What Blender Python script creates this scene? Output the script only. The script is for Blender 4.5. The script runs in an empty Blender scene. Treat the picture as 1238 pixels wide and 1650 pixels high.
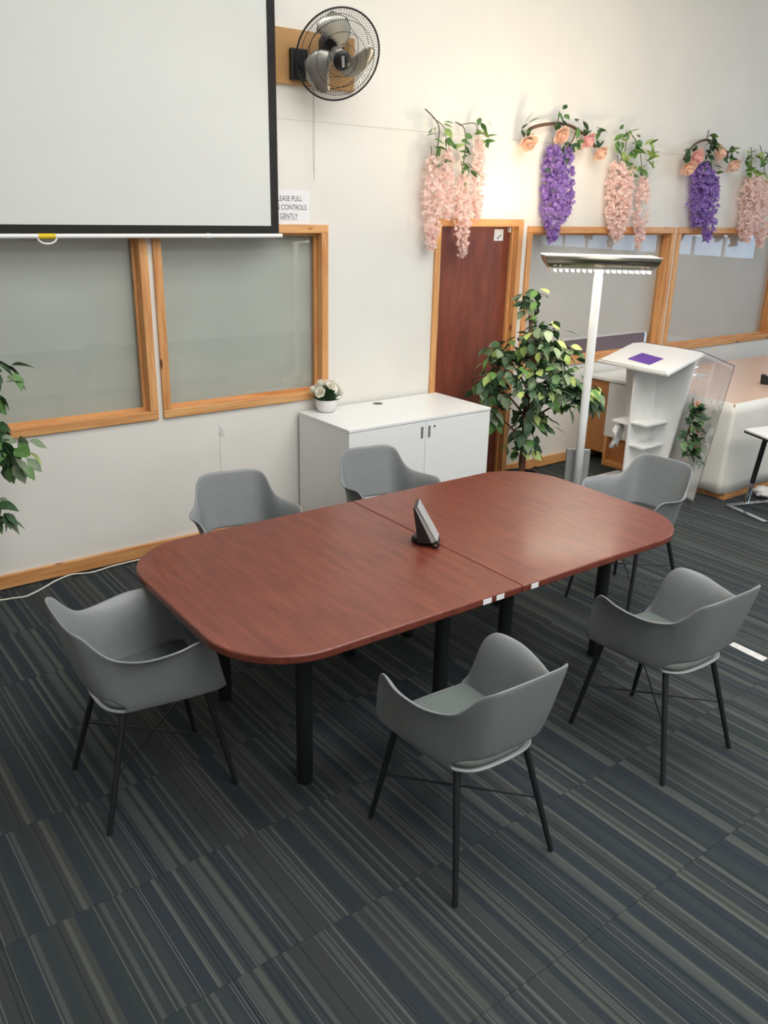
import bpy, bmesh, math, random
import numpy as np
from mathutils import Vector, Matrix, Euler
random.seed(7)
SC = bpy.context.scene
COL = SC.collection
PI = math.pi

# ------------------------------------------------------------------ camera
cam = bpy.data.cameras.new('camera')
cam.sensor_fit = 'HORIZONTAL'
cam.sensor_width = 36.0
cam.lens = 36.0 * 1354.03 / 1238.0
cam.clip_start = 0.05
camo = bpy.data.objects.new('camera', cam)
COL.objects.link(camo)
_r = Vector((0.79792965, -0.60234548, 0.02209515))
_u = Vector((0.189571, 0.28558507, 0.93941684))
_f = Vector((0.57216353, 0.74539995, -0.34206403))
camo.matrix_world = Matrix(((_r.x, _u.x, -_f.x, 0.0), (_r.y, _u.y, -_f.y, -4.81923), (_r.z, _u.z, -_f.z, 2.12429), (0, 0, 0, 1)))
SC.camera = camo

# ------------------------------------------------------------------ world, large lights, exposure
W = bpy.data.worlds.new('sky')
SC.world = W
W.use_nodes = True
bg = W.node_tree.nodes['Background']
bg.inputs[0].default_value = (0.55, 0.74, 1.0, 1)
bg.inputs[1].default_value = 2.6


def area(name, loc, rot, sx, sy, power, col):
    l = bpy.data.lights.new(name, 'AREA')
    l.shape = 'RECTANGLE'
    l.size, l.size_y = sx, sy
    l.energy = power
    l.color = col
    o = bpy.data.objects.new(name, l)
    o.location, o.rotation_euler = loc, rot
    COL.objects.link(o)
    return o


area('overhead_fill', (3.2, -2.9, 4.45), (0, 0, 0), 5.0, 2.6, 160, (1.0, 0.98, 0.95))  # unseen area light added as soft overhead fill
area('rear_fill', (2.5, -6.3, 4.45), (0, 0, 0), 5.0, 2.2, 200, (0.99, 0.99, 1.0))  # unseen fill added behind the camera to brighten the back wall from the front
area('window_daylight', (11.9, -4.0, 2.7), (0, math.radians(90), 0), 1.8, 4.0, 60, (0.88, 0.94, 1.0))

SC.view_settings.view_transform = 'Standard'
SC.view_settings.look = 'None'
SC.view_settings.exposure = 0.16
SC.view_settings.gamma = 1.0
SC.view_settings.use_curve_mapping = False


# ------------------------------------------------------------------ materials
def lin(c):
    return tuple((v / 255 / 12.92) if v / 255 <= 0.04045 else ((v / 255 + 0.055) / 1.055) ** 2.4 for v in c) + (1.0,)


class NT:
    """Small wrapper to write node trees briefly."""

    def __init__(self, name):
        self.m = bpy.data.materials.new(name)
        self.m.use_nodes = True
        self.t = self.m.node_tree
        self.n = self.t.nodes
        self.b = self.n['Principled BSDF']

    def add(self, kind, **kw):
        n = self.n.new(kind)
        for k, v in kw.items():
            setattr(n, k, v)
        return n

    def link(self, a, b):
        self.t.links.new(a, b)

    def set(self, **kw):
        for k, v in kw.items():
            self.b.inputs[k.replace('_', ' ')].default_value = v
        return self

    def math(self, op, a, b=None, c=None):
        n = self.add('ShaderNodeMath', operation=op)
        for i, v in enumerate((a, b, c)):
            if v is None:
                continue
            if isinstance(v, (int, float)):
                n.inputs[i].default_value = v
            else:
                self.link(v, n.inputs[i])
        return n.outputs[0]

    def ramp(self, fac, stops, interp='LINEAR'):
        n = self.add('ShaderNodeValToRGB')
        n.color_ramp.interpolation = interp
        e = n.color_ramp.elements
        e[0].position, e[0].color = stops[0][0], stops[0][1]
        e[1].position, e[1].color = stops[-1][0], stops[-1][1]
        for p, c in stops[1:-1]:
            k = e.new(p)
            k.color = c
        self.link(fac, n.inputs[0])
        return n.outputs[0]

    def mix(self, fac, a, b, blend='MIX'):
        n = self.add('ShaderNodeMix', data_type='RGBA', blend_type=blend)
        for i, v in ((0, fac), (6, a), (7, b)):
            if isinstance(v, (int, float, tuple)):
                n.inputs[i].default_value = v
            else:
                self.link(v, n.inputs[i])
        return n.outputs[2]

    def noise(self, scale, vec=None, detail=3.0, rough=0.5):
        n = self.add('ShaderNodeTexNoise')
        n.inputs['Scale'].default_value = scale
        n.inputs['Detail'].default_value = detail
        n.inputs['Roughness'].default_value = rough
        if vec is not None:
            self.link(vec, n.inputs['Vector'])
        return n.outputs['Fac']

    def coords(self, which='Object', scale=(1, 1, 1)):
        c = self.add('ShaderNodeTexCoord')
        mp = self.add('ShaderNodeMapping')
        mp.inputs['Scale'].default_value = scale
        self.link(c.outputs[which], mp.inputs['Vector'])
        return mp.outputs['Vector']

    def bump(self, h, strength=0.2, dist=0.01):
        n = self.add('ShaderNodeBump')
        n.inputs['Strength'].default_value = strength
        n.inputs['Distance'].default_value = dist
        self.link(h, n.inputs['Height'])
        self.link(n.outputs[0], self.b.inputs['Normal'])


def plain(name, c, rough=0.5, metal=0.0, var=0.08, scale=14.0, bump=0.0, coat=0.0):
    t = NT(name)
    c = lin(c)
    f = t.noise(scale, t.coords())
    lo = tuple(max(0, v * (1 - var)) for v in c[:3]) + (1,)
    hi = tuple(min(1, v * (1 + var)) for v in c[:3]) + (1,)
    t.link(t.ramp(f, [(0.3, lo), (0.7, hi)]), t.b.inputs['Base Color'])
    t.set(Roughness=rough, Metallic=metal)
    if coat:
        t.b.inputs['Coat Weight'].default_value = coat
    if bump:
        t.bump(t.noise(scale * 20, t.coords()), bump, 0.004)
    return t.m


def pine(name, axis, c1=(222, 170, 112), c2=(190, 122, 66), knot=(110, 58, 26)):
    t = NT(name)
    sc = [9, 9, 9]
    sc[axis] = 0.7
    v = t.coords('Object', tuple(sc))
    g = t.noise(4.0, v, 4, 0.6)
    ri = t.add('ShaderNodeObjectInfo')
    base = t.ramp(g, [(0.3, lin(c2)), (0.62, lin(c1))])
    base = t.mix(0.25, base, t.ramp(ri.outputs['Random'], [(0.0, lin(c2)), (1.0, lin(c1))]))
    vo = t.add('ShaderNodeTexVoronoi')
    sk = [9.0, 9.0, 9.0]
    sk[axis] = 3.2
    t.link(t.coords('Object', tuple(sk)), vo.inputs['Vector'])
    vo.inputs['Scale'].default_value = 1.0
    k = t.ramp(vo.outputs['Distance'], [(0.07, (1, 1, 1, 1)), (0.13, (0, 0, 0, 1))])
    t.link(t.mix(k, base, lin(knot)), t.b.inputs['Base Color'])
    t.set(Roughness=0.5)
    return t.m


M = {}
M['wall'] = plain('wall_paint', (226, 224, 217), 0.75, var=0.025, scale=2.0, bump=0.05)
M['ceiling'] = plain('ceiling_paint', (224, 224, 220), 0.9, var=0.02)
M['groove'] = plain('wall_groove', (206, 198, 186), 0.9)
M['pine_x'] = pine('pine_along_x', 0)
M['pine_z'] = pine('pine_along_z', 2)
M['pine_y'] = pine('pine_along_y', 1)
M['dark_plastic'] = plain('black_plastic', (20, 21, 22), 0.4)
M['black_metal'] = plain('black_powder_coat', (22, 25, 28), 0.5)
M['white_paint'] = plain('white_enamel', (236, 237, 236), 0.35, var=0.01)
M['white_lam'] = plain('white_laminate', (232, 234, 233), 0.32, var=0.012)
M['paper'] = plain('white_paper', (232, 231, 232), 0.8, var=0.02)
M['ink'] = plain('printed_ink', (70, 70, 74), 0.8)
M['chrome'] = plain('chrome', (210, 212, 214), 0.12, 1.0, var=0.02)
M['steel'] = plain('brushed_steel', (196, 195, 186), 0.38, 0.85, var=0.05)
M['grey_metal'] = plain('grey_metal', (140, 141, 140), 0.5, var=0.04)
M['lamp_body'] = plain('lamp_silver', (150, 146, 132), 0.32, 0.9, var=0.03)
M['shell'] = plain('grey_shell_plastic', (124, 128, 129), 0.42, var=0.03, scale=30, bump=0.03)
M['cushion'] = plain('grey_seat_fabric', (96, 105, 101), 0.95, var=0.2, scale=220, bump=0.25)
M['screen'] = plain('screen_fabric', (214, 217, 213), 0.8, var=0.012, scale=3)
M['screen_edge'] = plain('screen_black_border', (28, 26, 26), 0.8)
M['yellow'] = plain('yellow_tape', (232, 200, 30), 0.6)
M['ply'] = plain('fan_board_wood', (184, 142, 88), 0.6, var=0.15, scale=5)
M['blind'] = plain('grey_blind', (190, 193, 187), 0.9, var=0.04, scale=3)
M['blind_pale'] = plain('pale_blind', (212, 206, 203), 0.9, var=0.04, scale=3)
M['maroon'] = plain('maroon_board', (92, 44, 54), 0.8)
M['brown_panel'] = plain('brown_panel', (176, 118, 66), 0.55, var=0.08)
M['beech'] = plain('beech_top', (222, 192, 172), 0.3, var=0.04, scale=4)
M['sheet'] = plain('white_sheet', (226, 224, 216), 0.6, var=0.05, scale=3, bump=0.2)
M['purple_card'] = plain('purple_card', (98, 62, 158), 0.5, var=0.1)
M['bag'] = plain('white_plastic_bag', (230, 230, 230), 0.4)
M['bark'] = plain('bark', (104, 70, 48), 0.85, var=0.35, scale=30, bump=0.5)
M['stem'] = plain('flower_stem', (96, 84, 56), 0.8)
M['brown_stem'] = plain('brown_twig', (92, 70, 54), 0.8)
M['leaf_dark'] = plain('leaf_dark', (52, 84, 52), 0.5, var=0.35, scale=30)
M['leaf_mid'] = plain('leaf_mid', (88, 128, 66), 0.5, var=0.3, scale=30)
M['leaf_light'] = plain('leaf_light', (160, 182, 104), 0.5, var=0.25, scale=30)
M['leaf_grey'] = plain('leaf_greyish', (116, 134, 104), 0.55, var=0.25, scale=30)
M['pot'] = plain('white_ceramic', (226, 222, 220), 0.4, var=0.02)
M['cable'] = plain('white_cable', (218, 216, 204), 0.5)
M['tape'] = plain('silver_tape', (196, 196, 194), 0.4, var=0.12, scale=40)
M['soil'] = plain('soil', (50, 38, 30), 0.95)


def petal(name, c, var=0.08, through=0.5):
    t = NT(name)
    t.n.remove(t.b)
    c = lin(c)
    f = t.noise(34.0, t.coords())
    col = t.ramp(f, [(0.3, tuple(v * (1 - var) for v in c[:3]) + (1,)), (0.7, tuple(min(1, v * (1 + var)) for v in c[:3]) + (1,))])
    df, tl, mx = t.add('ShaderNodeBsdfDiffuse'), t.add('ShaderNodeBsdfTranslucent'), t.add('ShaderNodeMixShader')
    t.link(col, df.inputs[0])
    t.link(col, tl.inputs[0])
    mx.inputs[0].default_value = through
    t.link(df.outputs[0], mx.inputs[1])
    t.link(tl.outputs[0], mx.inputs[2])
    t.link(mx.outputs[0], t.n['Material Output'].inputs['Surface'])
    return t.m


M['pink'] = petal('pink_petals', (255, 234, 228), 0.03)
M['purple'] = petal('purple_petals', (176, 146, 212), 0.16)
M['peach'] = petal('peach_petals', (255, 220, 198), 0.08, 0.4)
M['rose_pink'] = petal('pink_rose_petals', (255, 206, 200), 0.08, 0.4)
M['white_rose'] = petal('white_rose_petals', (246, 243, 230), 0.03, 0.3)


def mat_door():
    t = NT('mahogany_door')
    v = t.coords('Object', (5, 5, 1.0))
    f = t.noise(3.0, v, 6, 0.65)
    t.link(t.ramp(f, [(0.3, lin((106, 50, 36))), (0.7, lin((138, 72, 50)))]), t.b.inputs['Base Color'])
    t.set(Roughness=0.42)
    return t.m


def mat_table():
    t = NT('mahogany_table')
    v = t.coords('Object', (9, 1.1, 9))
    a = t.noise(3.2, v, 6, 0.62)
    v2 = t.coords('Object', (110, 3.5, 60))
    b = t.noise(2.0, v2, 3, 0.6)
    s = t.math('ADD', t.math('MULTIPLY', a, 0.65), t.math('MULTIPLY', b, 0.35))
    t.link(t.ramp(s, [(0.32, lin((84, 38, 28))), (0.5, lin((106, 50, 37))), (0.68, lin((124, 64, 47)))]), t.b.inputs['Base Color'])
    t.set(Roughness=0.36)
    t.b.inputs['Specular IOR Level'].default_value = 0.5
    t.b.inputs['Coat Weight'].default_value = 0.12
    t.b.inputs['Coat Roughness'].default_value = 0.15
    t.bump(b, 0.05, 0.002)
    return t.m


def mat_carpet():
    t = NT('striped_carpet')
    c = t.add('ShaderNodeTexCoord')
    sp = t.add('ShaderNodeSeparateXYZ')
    t.link(c.outputs['Object'], sp.inputs[0])
    oi = t.add('ShaderNodeObjectInfo')
    geo = t.add('ShaderNodeNewGeometry')
    gx = t.add('ShaderNodeSeparateXYZ')
    t.link(geo.outputs['Position'], gx.inputs[0])
    x = t.math('ADD', gx.outputs[0], t.math('MULTIPLY', oi.outputs['Random'], 0.09))

    def wn(freq, off):
        n = t.add('ShaderNodeTexWhiteNoise', noise_dimensions='1D')
        t.link(t.math('FLOOR', t.math('ADD', t.math('MULTIPLY', x, freq), off)), n.inputs['W'])
        return n.outputs['Value']

    base = t.ramp(wn(27.0, 0.3), [(0.0, lin((60, 66, 69))), (0.25, lin((54, 61, 67))), (0.45, lin((65, 68, 68))), (0.68, lin((57, 65, 66))), (0.85, lin((71, 74, 73)))], 'CONSTANT')
    pale = t.ramp(wn(57.0, 0.7), [(0.0, lin((90, 94, 90))), (0.5, lin((97, 100, 94))), (0.8, lin((82, 88, 86)))], 'CONSTANT')
    isb = t.ramp(wn(70.0, 11.7), [(0.0, (0, 0, 0, 1)), (0.76, (1, 1, 1, 1))], 'CONSTANT')
    fine = t.math('ADD', t.math('MULTIPLY', t.math('SINE', t.math('MULTIPLY', x, 2 * PI / 0.0045)), 0.25), 0.65)
    col = t.mix(t.math('MULTIPLY', isb, fine), base, pale)
    thin = t.ramp(wn(240.0, 3.1), [(0.0, (0, 0, 0, 1)), (0.94, (1, 1, 1, 1))], 'CONSTANT')
    col = t.mix(t.math('MULTIPLY', thin, 0.7), col, lin((104, 108, 104)))
    dk = t.ramp(wn(190.0, 8.4), [(0.0, (0, 0, 0, 1)), (0.93, (1, 1, 1, 1))], 'CONSTANT')
    col = t.mix(t.math('MULTIPLY', dk, 0.5), col, lin((34, 38, 44)))
    sp_ = t.noise(420.0, c.outputs['Object'], 2, 0.7)
    col = t.mix(0.5, col, t.mix(1.0, col, t.ramp(sp_, [(0.25, (0.45, 0.45, 0.45, 1)), (0.75, (1.5, 1.5, 1.5, 1))]), 'MULTIPLY'))
    col = t.mix(1.0, col, (0.72, 0.73, 0.73, 1), 'MULTIPLY')
    t.link(col, t.b.inputs['Base Color'])
    t.set(Roughness=0.95)
    t.b.inputs['Specular IOR Level'].default_value = 0.15
    t.bump(sp_, 0.5, 0.003)
    return t.m


def mat_glass(name, tint=(1, 1, 1, 1), rough=0.0, two_faces=1.8, ior=1.5):
    t = NT(name)
    t.n.remove(t.b)
    out = t.n['Material Output']
    tr = t.add('ShaderNodeBsdfTransparent')
    tr.inputs[0].default_value = tint
    gl = t.add('ShaderNodeBsdfGlossy')
    gl.inputs['Roughness'].default_value = rough
    fr = t.add('ShaderNodeFresnel')
    fr.inputs[0].default_value = ior
    mx = t.add('ShaderNodeMixShader')
    geo = t.add('ShaderNodeNewGeometry')
    fac = t.math('MULTIPLY', t.math('MINIMUM', t.math('MULTIPLY', fr.outputs[0], two_faces), 1.0), t.math('SUBTRACT', 1.0, geo.outputs['Backfacing']))
    t.link(fac, mx.inputs[0])
    t.link(tr.outputs[0], mx.inputs[1])
    t.link(gl.outputs[0], mx.inputs[2])
    t.link(mx.outputs[0], out.inputs['Surface'])
    return t.m


def mat_emit(name, col, strength):
    t = NT(name)
    t.set(Base_Color=lin(col))
    t.b.inputs['Emission Color'].default_value = lin(col)
    t.b.inputs['Emission Strength'].default_value = strength
    return t.m


M['door'] = mat_door()
M['table'] = mat_table()
M['carpet'] = mat_carpet()
M['glass'] = mat_glass('window_glass', (0.96, 0.97, 0.96, 1))
M['acrylic'] = mat_glass('clear_acrylic', (0.95, 0.95, 0.96, 1))
M['acrylic_edge'] = plain('acrylic_edge', (104, 92, 96), 0.3)
M['lamp_up'] = mat_emit('lamp_tubes', (255, 228, 188), 125.0)
M['lamp_down'] = mat_emit('lamp_louvre_light', (255, 240, 218), 50.0)


# ------------------------------------------------------------------ mesh helpers
class MB:
    def __init__(self):
        self.v = []
        self.f = []

    def add(self, vs, fs):
        o = len(self.v)
        self.v += [tuple(p) for p in vs]
        self.f += [tuple(o + i for i in f) for f in fs]
        return self

    def box(self, x0, x1, y0, y1, z0, z1):
        vs = [(x, y, z) for z in (z0, z1) for x, y in ((x0, y0), (x1, y0), (x1, y1), (x0, y1))]
        return self.add(vs, [(3, 2, 1, 0), (4, 5, 6, 7), (0, 1, 5, 4), (1, 2, 6, 5), (2, 3, 7, 6), (3, 0, 4, 7)])

    def prism(self, poly, z0, z1):
        n = len(poly)
        vs = [(x, y, z0) for x, y in poly] + [(x, y, z1) for x, y in poly]
        return self.add(vs, [tuple(range(n))[::-1], tuple(range(n, 2 * n))] + [(i, (i + 1) % n, n + (i + 1) % n, n + i) for i in range(n)])

    def slab(self, quad, thick):
        """a sheet through the given points (planar polygon), thickened along its normal"""
        q = [Vector(p) for p in quad]
        nrm = (q[1] - q[0]).cross(q[2] - q[0]).normalized() * thick
        n = len(q)
        vs = q + [p + nrm for p in q]
        return self.add(vs, [tuple(range(n))[::-1], tuple(range(n, 2 * n))] + [(i, (i + 1) % n, n + (i + 1) % n, n + i) for i in range(n)])

    def tube(self, pts, rad, n=8, cap=True):
        pts = [Vector(p) for p in pts]
        m = len(pts)
        if isinstance(rad, (int, float)):
            rad = [rad] * m
        rings = []
        prev = None
        for i, p in enumerate(pts):
            d = (pts[min(i + 1, m - 1)] - pts[max(i - 1, 0)]).normalized()
            if prev is None:
                a = d.orthogonal().normalized()
            else:
                a = (prev - d * prev.dot(d))
                a = a.normalized() if a.length > 1e-6 else d.orthogonal().normalized()
            prev = a
            b = d.cross(a)
            rings.append([p + (a * math.cos(2 * PI * k / n) + b * math.sin(2 * PI * k / n)) * rad[i] for k in range(n)])
        vs = [q for r in rings for q in r]
        fs = [(i * n + k, i * n + (k + 1) % n, (i + 1) * n + (k + 1) % n, (i + 1) * n + k) for i in range(m - 1) for k in range(n)]
        if cap:
            fs += [tuple(range(n))[::-1], tuple(range((m - 1) * n, m * n))]
        return self.add(vs, fs)

    def lathe(self, prof, n=24, c=(0, 0, 0)):
        m = len(prof)
        vs = [(c[0] + r * math.cos(2 * PI * k / n), c[1] + r * math.sin(2 * PI * k / n), c[2] + z) for r, z in prof for k in range(n)]
        fs = [(i * n + k, i * n + (k + 1) % n, (i + 1) * n + (k + 1) % n, (i + 1) * n + k) for i in range(m - 1) for k in range(n)]
        fs += [tuple(range(n))[::-1], tuple(range((m - 1) * n, m * n))]
        return self.add(vs, fs)

    def xform(self, mat):
        self.v = [tuple(mat @ Vector(p)) for p in self.v]
        return self

    def mesh(self, name):
        me = bpy.data.meshes.new(name)
        me.from_pydata(self.v, [], self.f)
        me.update()
        return me

    def build(self, name, mat, parent=None, smooth=False, bevel=0.0, seg=2):
        me = self.mesh(name)
        return place(name, me, mat, parent, smooth, bevel, seg)


def place(name, me, mat, parent=None, smooth=False, bevel=0.0, seg=2):
    if mat is not None and not me.materials:
        me.materials.append(mat)
    o = bpy.data.objects.new(name, me)
    COL.objects.link(o)
    o.parent = parent
    if smooth:
        me.polygons.foreach_set('use_smooth', [True] * len(me.polygons))
    if bevel:
        b = o.modifiers.new('edge', 'BEVEL')
        b.width = bevel
        b.segments = seg
        b.limit_method = 'ANGLE'
        b.angle_limit = math.radians(40)
    return o


def auto_smooth(o, deg=35):
    me = o.data
    me.polygons.foreach_set('use_smooth', [True] * len(me.polygons))
    bm = bmesh.new()
    bm.from_mesh(me)
    for e in bm.edges:
        if len(e.link_faces) == 2 and e.calc_face_angle(0) > math.radians(deg):
            e.smooth = False
    bm.to_mesh(me)
    bm.free()


def tag(o, label, cat, group=None):
    o['label'] = label
    o['category'] = cat
    if group:
        o['group'] = group
    return o


def thing(name, label, cat, loc=(0, 0, 0), rz=0.0, group=None):
    o = bpy.data.objects.new(name, None)
    o.empty_display_size = 0.1
    COL.objects.link(o)
    o.location = loc
    o.rotation_euler = (0, 0, rz)
    return tag(o, label, cat, group)


def struct(o, label=None):
    o['kind'] = 'structure'
    if label:
        o['label'] = label
    return o


def copy_tree(o, parent=None):
    c = o.copy()
    COL.objects.link(c)
    c.parent = parent
    for ch in o.children:
        copy_tree(ch, c)
    return c


def B(x0, x1, y0, y1, z0, z1):
    return MB().box(x0, x1, y0, y1, z0, z1)


def catmull(pts, per=6):
    P = [Vector(p) for p in pts]
    out = []
    for i in range(len(P) - 1):
        a, b, c, d = P[max(i - 1, 0)], P[i], P[i + 1], P[min(i + 2, len(P) - 1)]
        for k in range(per):
            t = k / per
            out.append(0.5 * ((2 * b) + (c - a) * t + (2 * a - 5 * b + 4 * c - d) * t * t + (3 * b - a - 3 * c + d) * t ** 3))
    out.append(P[-1])
    return out


# ------------------------------------------------------------------ the setting
XL, XR, YF, ZC = -3.0, 12.0, -8.0, 4.6
floor = struct(B(XL, XR, YF, 0.3, -0.10, -0.006).build('floor', M['carpet']), 'charcoal striped carpet tiled floor')
TS = 0.507
tile_me = B(0.0007, TS - 0.0007, 0.0007, TS - 0.0007, -0.0058, 0.0).mesh('carpet_tile')
tile_me.materials.append(M['carpet'])
ty0 = -1.095
for j in range(-9, 2):
    for i in range(-4, 15):
        x, y = 1.297 + TS * i, ty0 + TS * j
        if y + TS > 0.0 and y > -0.09 + 1e-3:
            continue
        # rows that the photograph shows nothing of stay plain floor
        if x < -0.3 and y < -1.2 or (x > 3.4 and y < -4.2) or x > 8.2:
            continue
        o = place('carpet_tile', tile_me, None, floor)
        o.location = (x, y, 0)
        if y + TS > -0.02:
            o.scale = (1, 0.99, 1)

WINS = [(0.74, 1.945), (1.977, 3.178), (5.035, 6.945), (6.985, 8.90)]
WZ0, WZ1 = 0.872, 2.002
DX0, DX1, DZ1 = 4.095, 4.978, 2.050
AR = 0.052
TH = 0.16
wb = MB()
hole_x = [(a + AR * 0.6, b - AR * 0.6, WZ0 + AR * 0.6, WZ1 - AR * 0.6) for a, b in WINS] + [(DX0 + AR * 0.6, DX1 - AR * 0.6, -0.1, DZ1 - AR * 0.6)]
hole_x.sort()
cur = XL
for (a, b, z0, z1) in hole_x:
    wb.box(cur, a, 0, TH, -0.1, ZC)
    wb.box(a, b, 0, TH, z1, ZC)
    if z0 > 0:
        wb.box(a, b, 0, TH, -0.1, z0)
    cur = b
wb.box(cur, XR + 0.2, 0, TH, -0.1, ZC)
wall = struct(wb.build('wall_back', M['wall']), 'off-white painted wall with pine framed windows')
B(2.6, 9.6, -0.0015, 0.0005, 2.6035, 2.6065).build('board_joint', M['groove'], wall)
crack = MB().tube([(2.347, -0.0005, 0.78), (2.350, -0.0005, 0.70), (2.344, -0.0005, 0.62), (2.347, -0.0005, 0.54), (2.345, -0.0005, 0.45)], 0.0022, 5)
crack.build('wall_crack', M['groove'], wall)
pf = MB().add([(2.347, -0.001, 0.772), (2.362, -0.016, 0.764), (2.374, -0.026, 0.742), (2.366, -0.022, 0.724), (2.352, -0.008, 0.722), (2.346, -0.001, 0.735)], [(0, 1, 2, 3, 4, 5)])
pfo = pf.build('paint_flake', M['white_paint'], wall)
pfo.modifiers.new('thick', 'SOLIDIFY').thickness = 0.0015

# room shell outside the photograph
struct(B(XL - 0.15, XL, YF, TH, -0.1, ZC).build('wall_left', M['wall']))
struct(B(XL, XR, YF - 0.15, YF, -0.1, ZC).build('wall_front', M['wall']))
struct(B(XL - 0.15, XR + 0.2, YF - 0.15, TH, ZC, ZC + 0.15).build('ceiling', M['ceiling']))
rw = MB()
RY0, RY1, RZ0, RZ1 = -6.2, -2.0, 1.47, 3.7
rw.box(XR, XR + 0.18, YF, 0, -0.1, RZ0).box(XR, XR + 0.18, YF, 0, RZ1, ZC)
rw.box(XR, XR + 0.18, YF, RY0, RZ0, RZ1).box(XR, XR + 0.18, RY1, 0, RZ0, RZ1)
struct(rw.build('wall_right', M['wall']))
win5 = struct(B(XR + 0.02, XR + 0.1, RY0, RY1, RZ0, RZ0 + 0.05).build('window_5', M['white_paint']), 'white barred high window to the sky')
for k in range(9):
    y = RY0 + (RY1 - RY0) * k / 8
    B(XR + 0.03, XR + 0.08, y - 0.018, y + 0.018, RZ0 + 0.05, RZ1).build('mullion', M['white_paint'], win5)
for z in (2.3, 3.0, RZ1 - 0.02):
    B(XR + 0.035, XR + 0.075, RY0, RY1, z - 0.016, z + 0.016).build('glazing_bar', M['white_paint'], win5)


def window(n, x0, x1, label, blind, blind_z0):
    w = AR
    o = struct(B(x0, x1, -0.018, 0.0, WZ1 - w, WZ1).build('window_%d' % n, M['pine_x'], bevel=0.004), label)
    # architrave
    B(x0, x1, -0.018, 0.0, WZ0, WZ0 + w).build('architrave', M['pine_x'], o, bevel=0.004)
    B(x0, x0 + w, -0.0179, 0.0, WZ0 + w, WZ1 - w).build('architrave', M['pine_z'], o, bevel=0.004)
    B(x1 - w, x1, -0.0179, 0.0, WZ0 + w, WZ1 - w).build('architrave', M['pine_z'], o, bevel=0.004)
    # lining inside the opening
    a, b, z0, z1 = x0 + w * 0.62, x1 - w * 0.62, WZ0 + w * 0.62, WZ1 - w * 0.62
    e = 0.022
    B(a, b, 0.0, 0.115, z0, z0 + e).build('lining', M['pine_x'], o)
    B(a, b, 0.0, 0.115, z1 - e, z1).build('lining', M['pine_x'], o)
    B(a, a + e, 0.0, 0.115, z0 + e, z1 - e).build('lining', M['pine_z'], o)
    B(b - e, b, 0.0, 0.115, z0 + e, z1 - e).build('lining', M['pine_z'], o)
    # glazing bead and pane
    a2, b2, c2, d2 = a + e, b - e, z0 + e, z1 - e
    g = 0.016
    for bx in ((a2, b2, c2, c2 + g), (a2, b2, d2 - g, d2), (a2, a2 + g, c2 + g, d2 - g), (b2 - g, b2, c2 + g, d2 - g)):
        B(bx[0], bx[1], 0.045, 0.062, bx[2], bx[3]).build('glazing_bead', M['pine_x'] if bx[1] - bx[0] > 0.1 else M['pine_z'], o)
    B(a2, b2, 0.062, 0.066, c2, d2).build('pane', M['glass'], o)
    B(a2, b2, 0.098, 0.101, max(blind_z0, c2), d2).build('blind', blind, o)
    if blind_z0 > c2:
        B(a2, b2, 0.14, 0.15, c2 - 0.02, blind_z0 + 0.1).build('back_board', M['maroon'], o)
    return o


window(1, *WINS[0], 'pine framed window with grey blind beside the narrow gap', M['blind'], 0)
window(2, *WINS[1], 'pine framed window with grey blind above the paint crack', M['blind'], 0)
window(3, *WINS[2], 'wide pine framed window with pale blind ending above a maroon strip', M['blind_pale'], 1.06)
window(4, *WINS[3], 'wide pine framed window with a full pale blind behind the desks', M['blind_pale'], 0)

# door
d = struct(B(DX0 + 0.055, DX1 - 0.055, 0.055, 0.097, 0.0, DZ1 - 0.055).build('door_1', M['door']), 'reddish mahogany veneered door in a pine frame')
for (a, b, z0, z1, m) in ((DX0, DX0 + AR, 0, DZ1, 'pine_z'), (DX1 - AR, DX1, 0, DZ1, 'pine_z'), (DX0 + AR, DX1 - AR, DZ1 - AR, DZ1, 'pine_x')):
    B(a, b, -0.02, 0.0, z0, z1).build('architrave', M[m], d, bevel=0.005)
B(DX0 + 0.032, DX0 + 0.055, 0, 0.15, 0, DZ1 - 0.032).build('door_lining', M['pine_z'], d)
B(DX1 - 0.055, DX1 - 0.032, 0, 0.15, 0, DZ1 - 0.032).build('door_lining', M['pine_z'], d)
B(DX0 + 0.055, DX1 - 0.055, 0, 0.15, DZ1 - 0.055, DZ1 - 0.032).build('door_lining', M['pine_x'], d)
B(DX1 - 0.075, DX1 - 0.055, 0.03, 0.053, 0, DZ1 - 0.055).build('door_stop', M['pine_z'], d)
B(DX1 - 0.102, DX1 - 0.086, 0.03, 0.055, 1.955, 1.99).build('door_closer', M['white_paint'], d)
sg = B(4.735, 4.83, 0.05, 0.0549, 1.893, 1.977).build('door_sign', M['white_paint'], d)
MB().tube([(4.762, 0.049, 1.915), (4.775, 0.049, 1.908), (4.786, 0.049, 1.925), (4.806, 0.049, 1.935)], 0.0035, 6).build('tick_mark', M['ink'], sg)

struct(B(XL, DX0, -0.022, 0, 0.0, 0.084).build('baseboard_left', M['pine_x'], bevel=0.006), 'pine skirting board below the windows')
struct(B(DX1, XR, -0.022, 0, 0.0, 0.084).build('baseboard_right', M['pine_x'], bevel=0.006), 'pine skirting board beyond the door')


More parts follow.
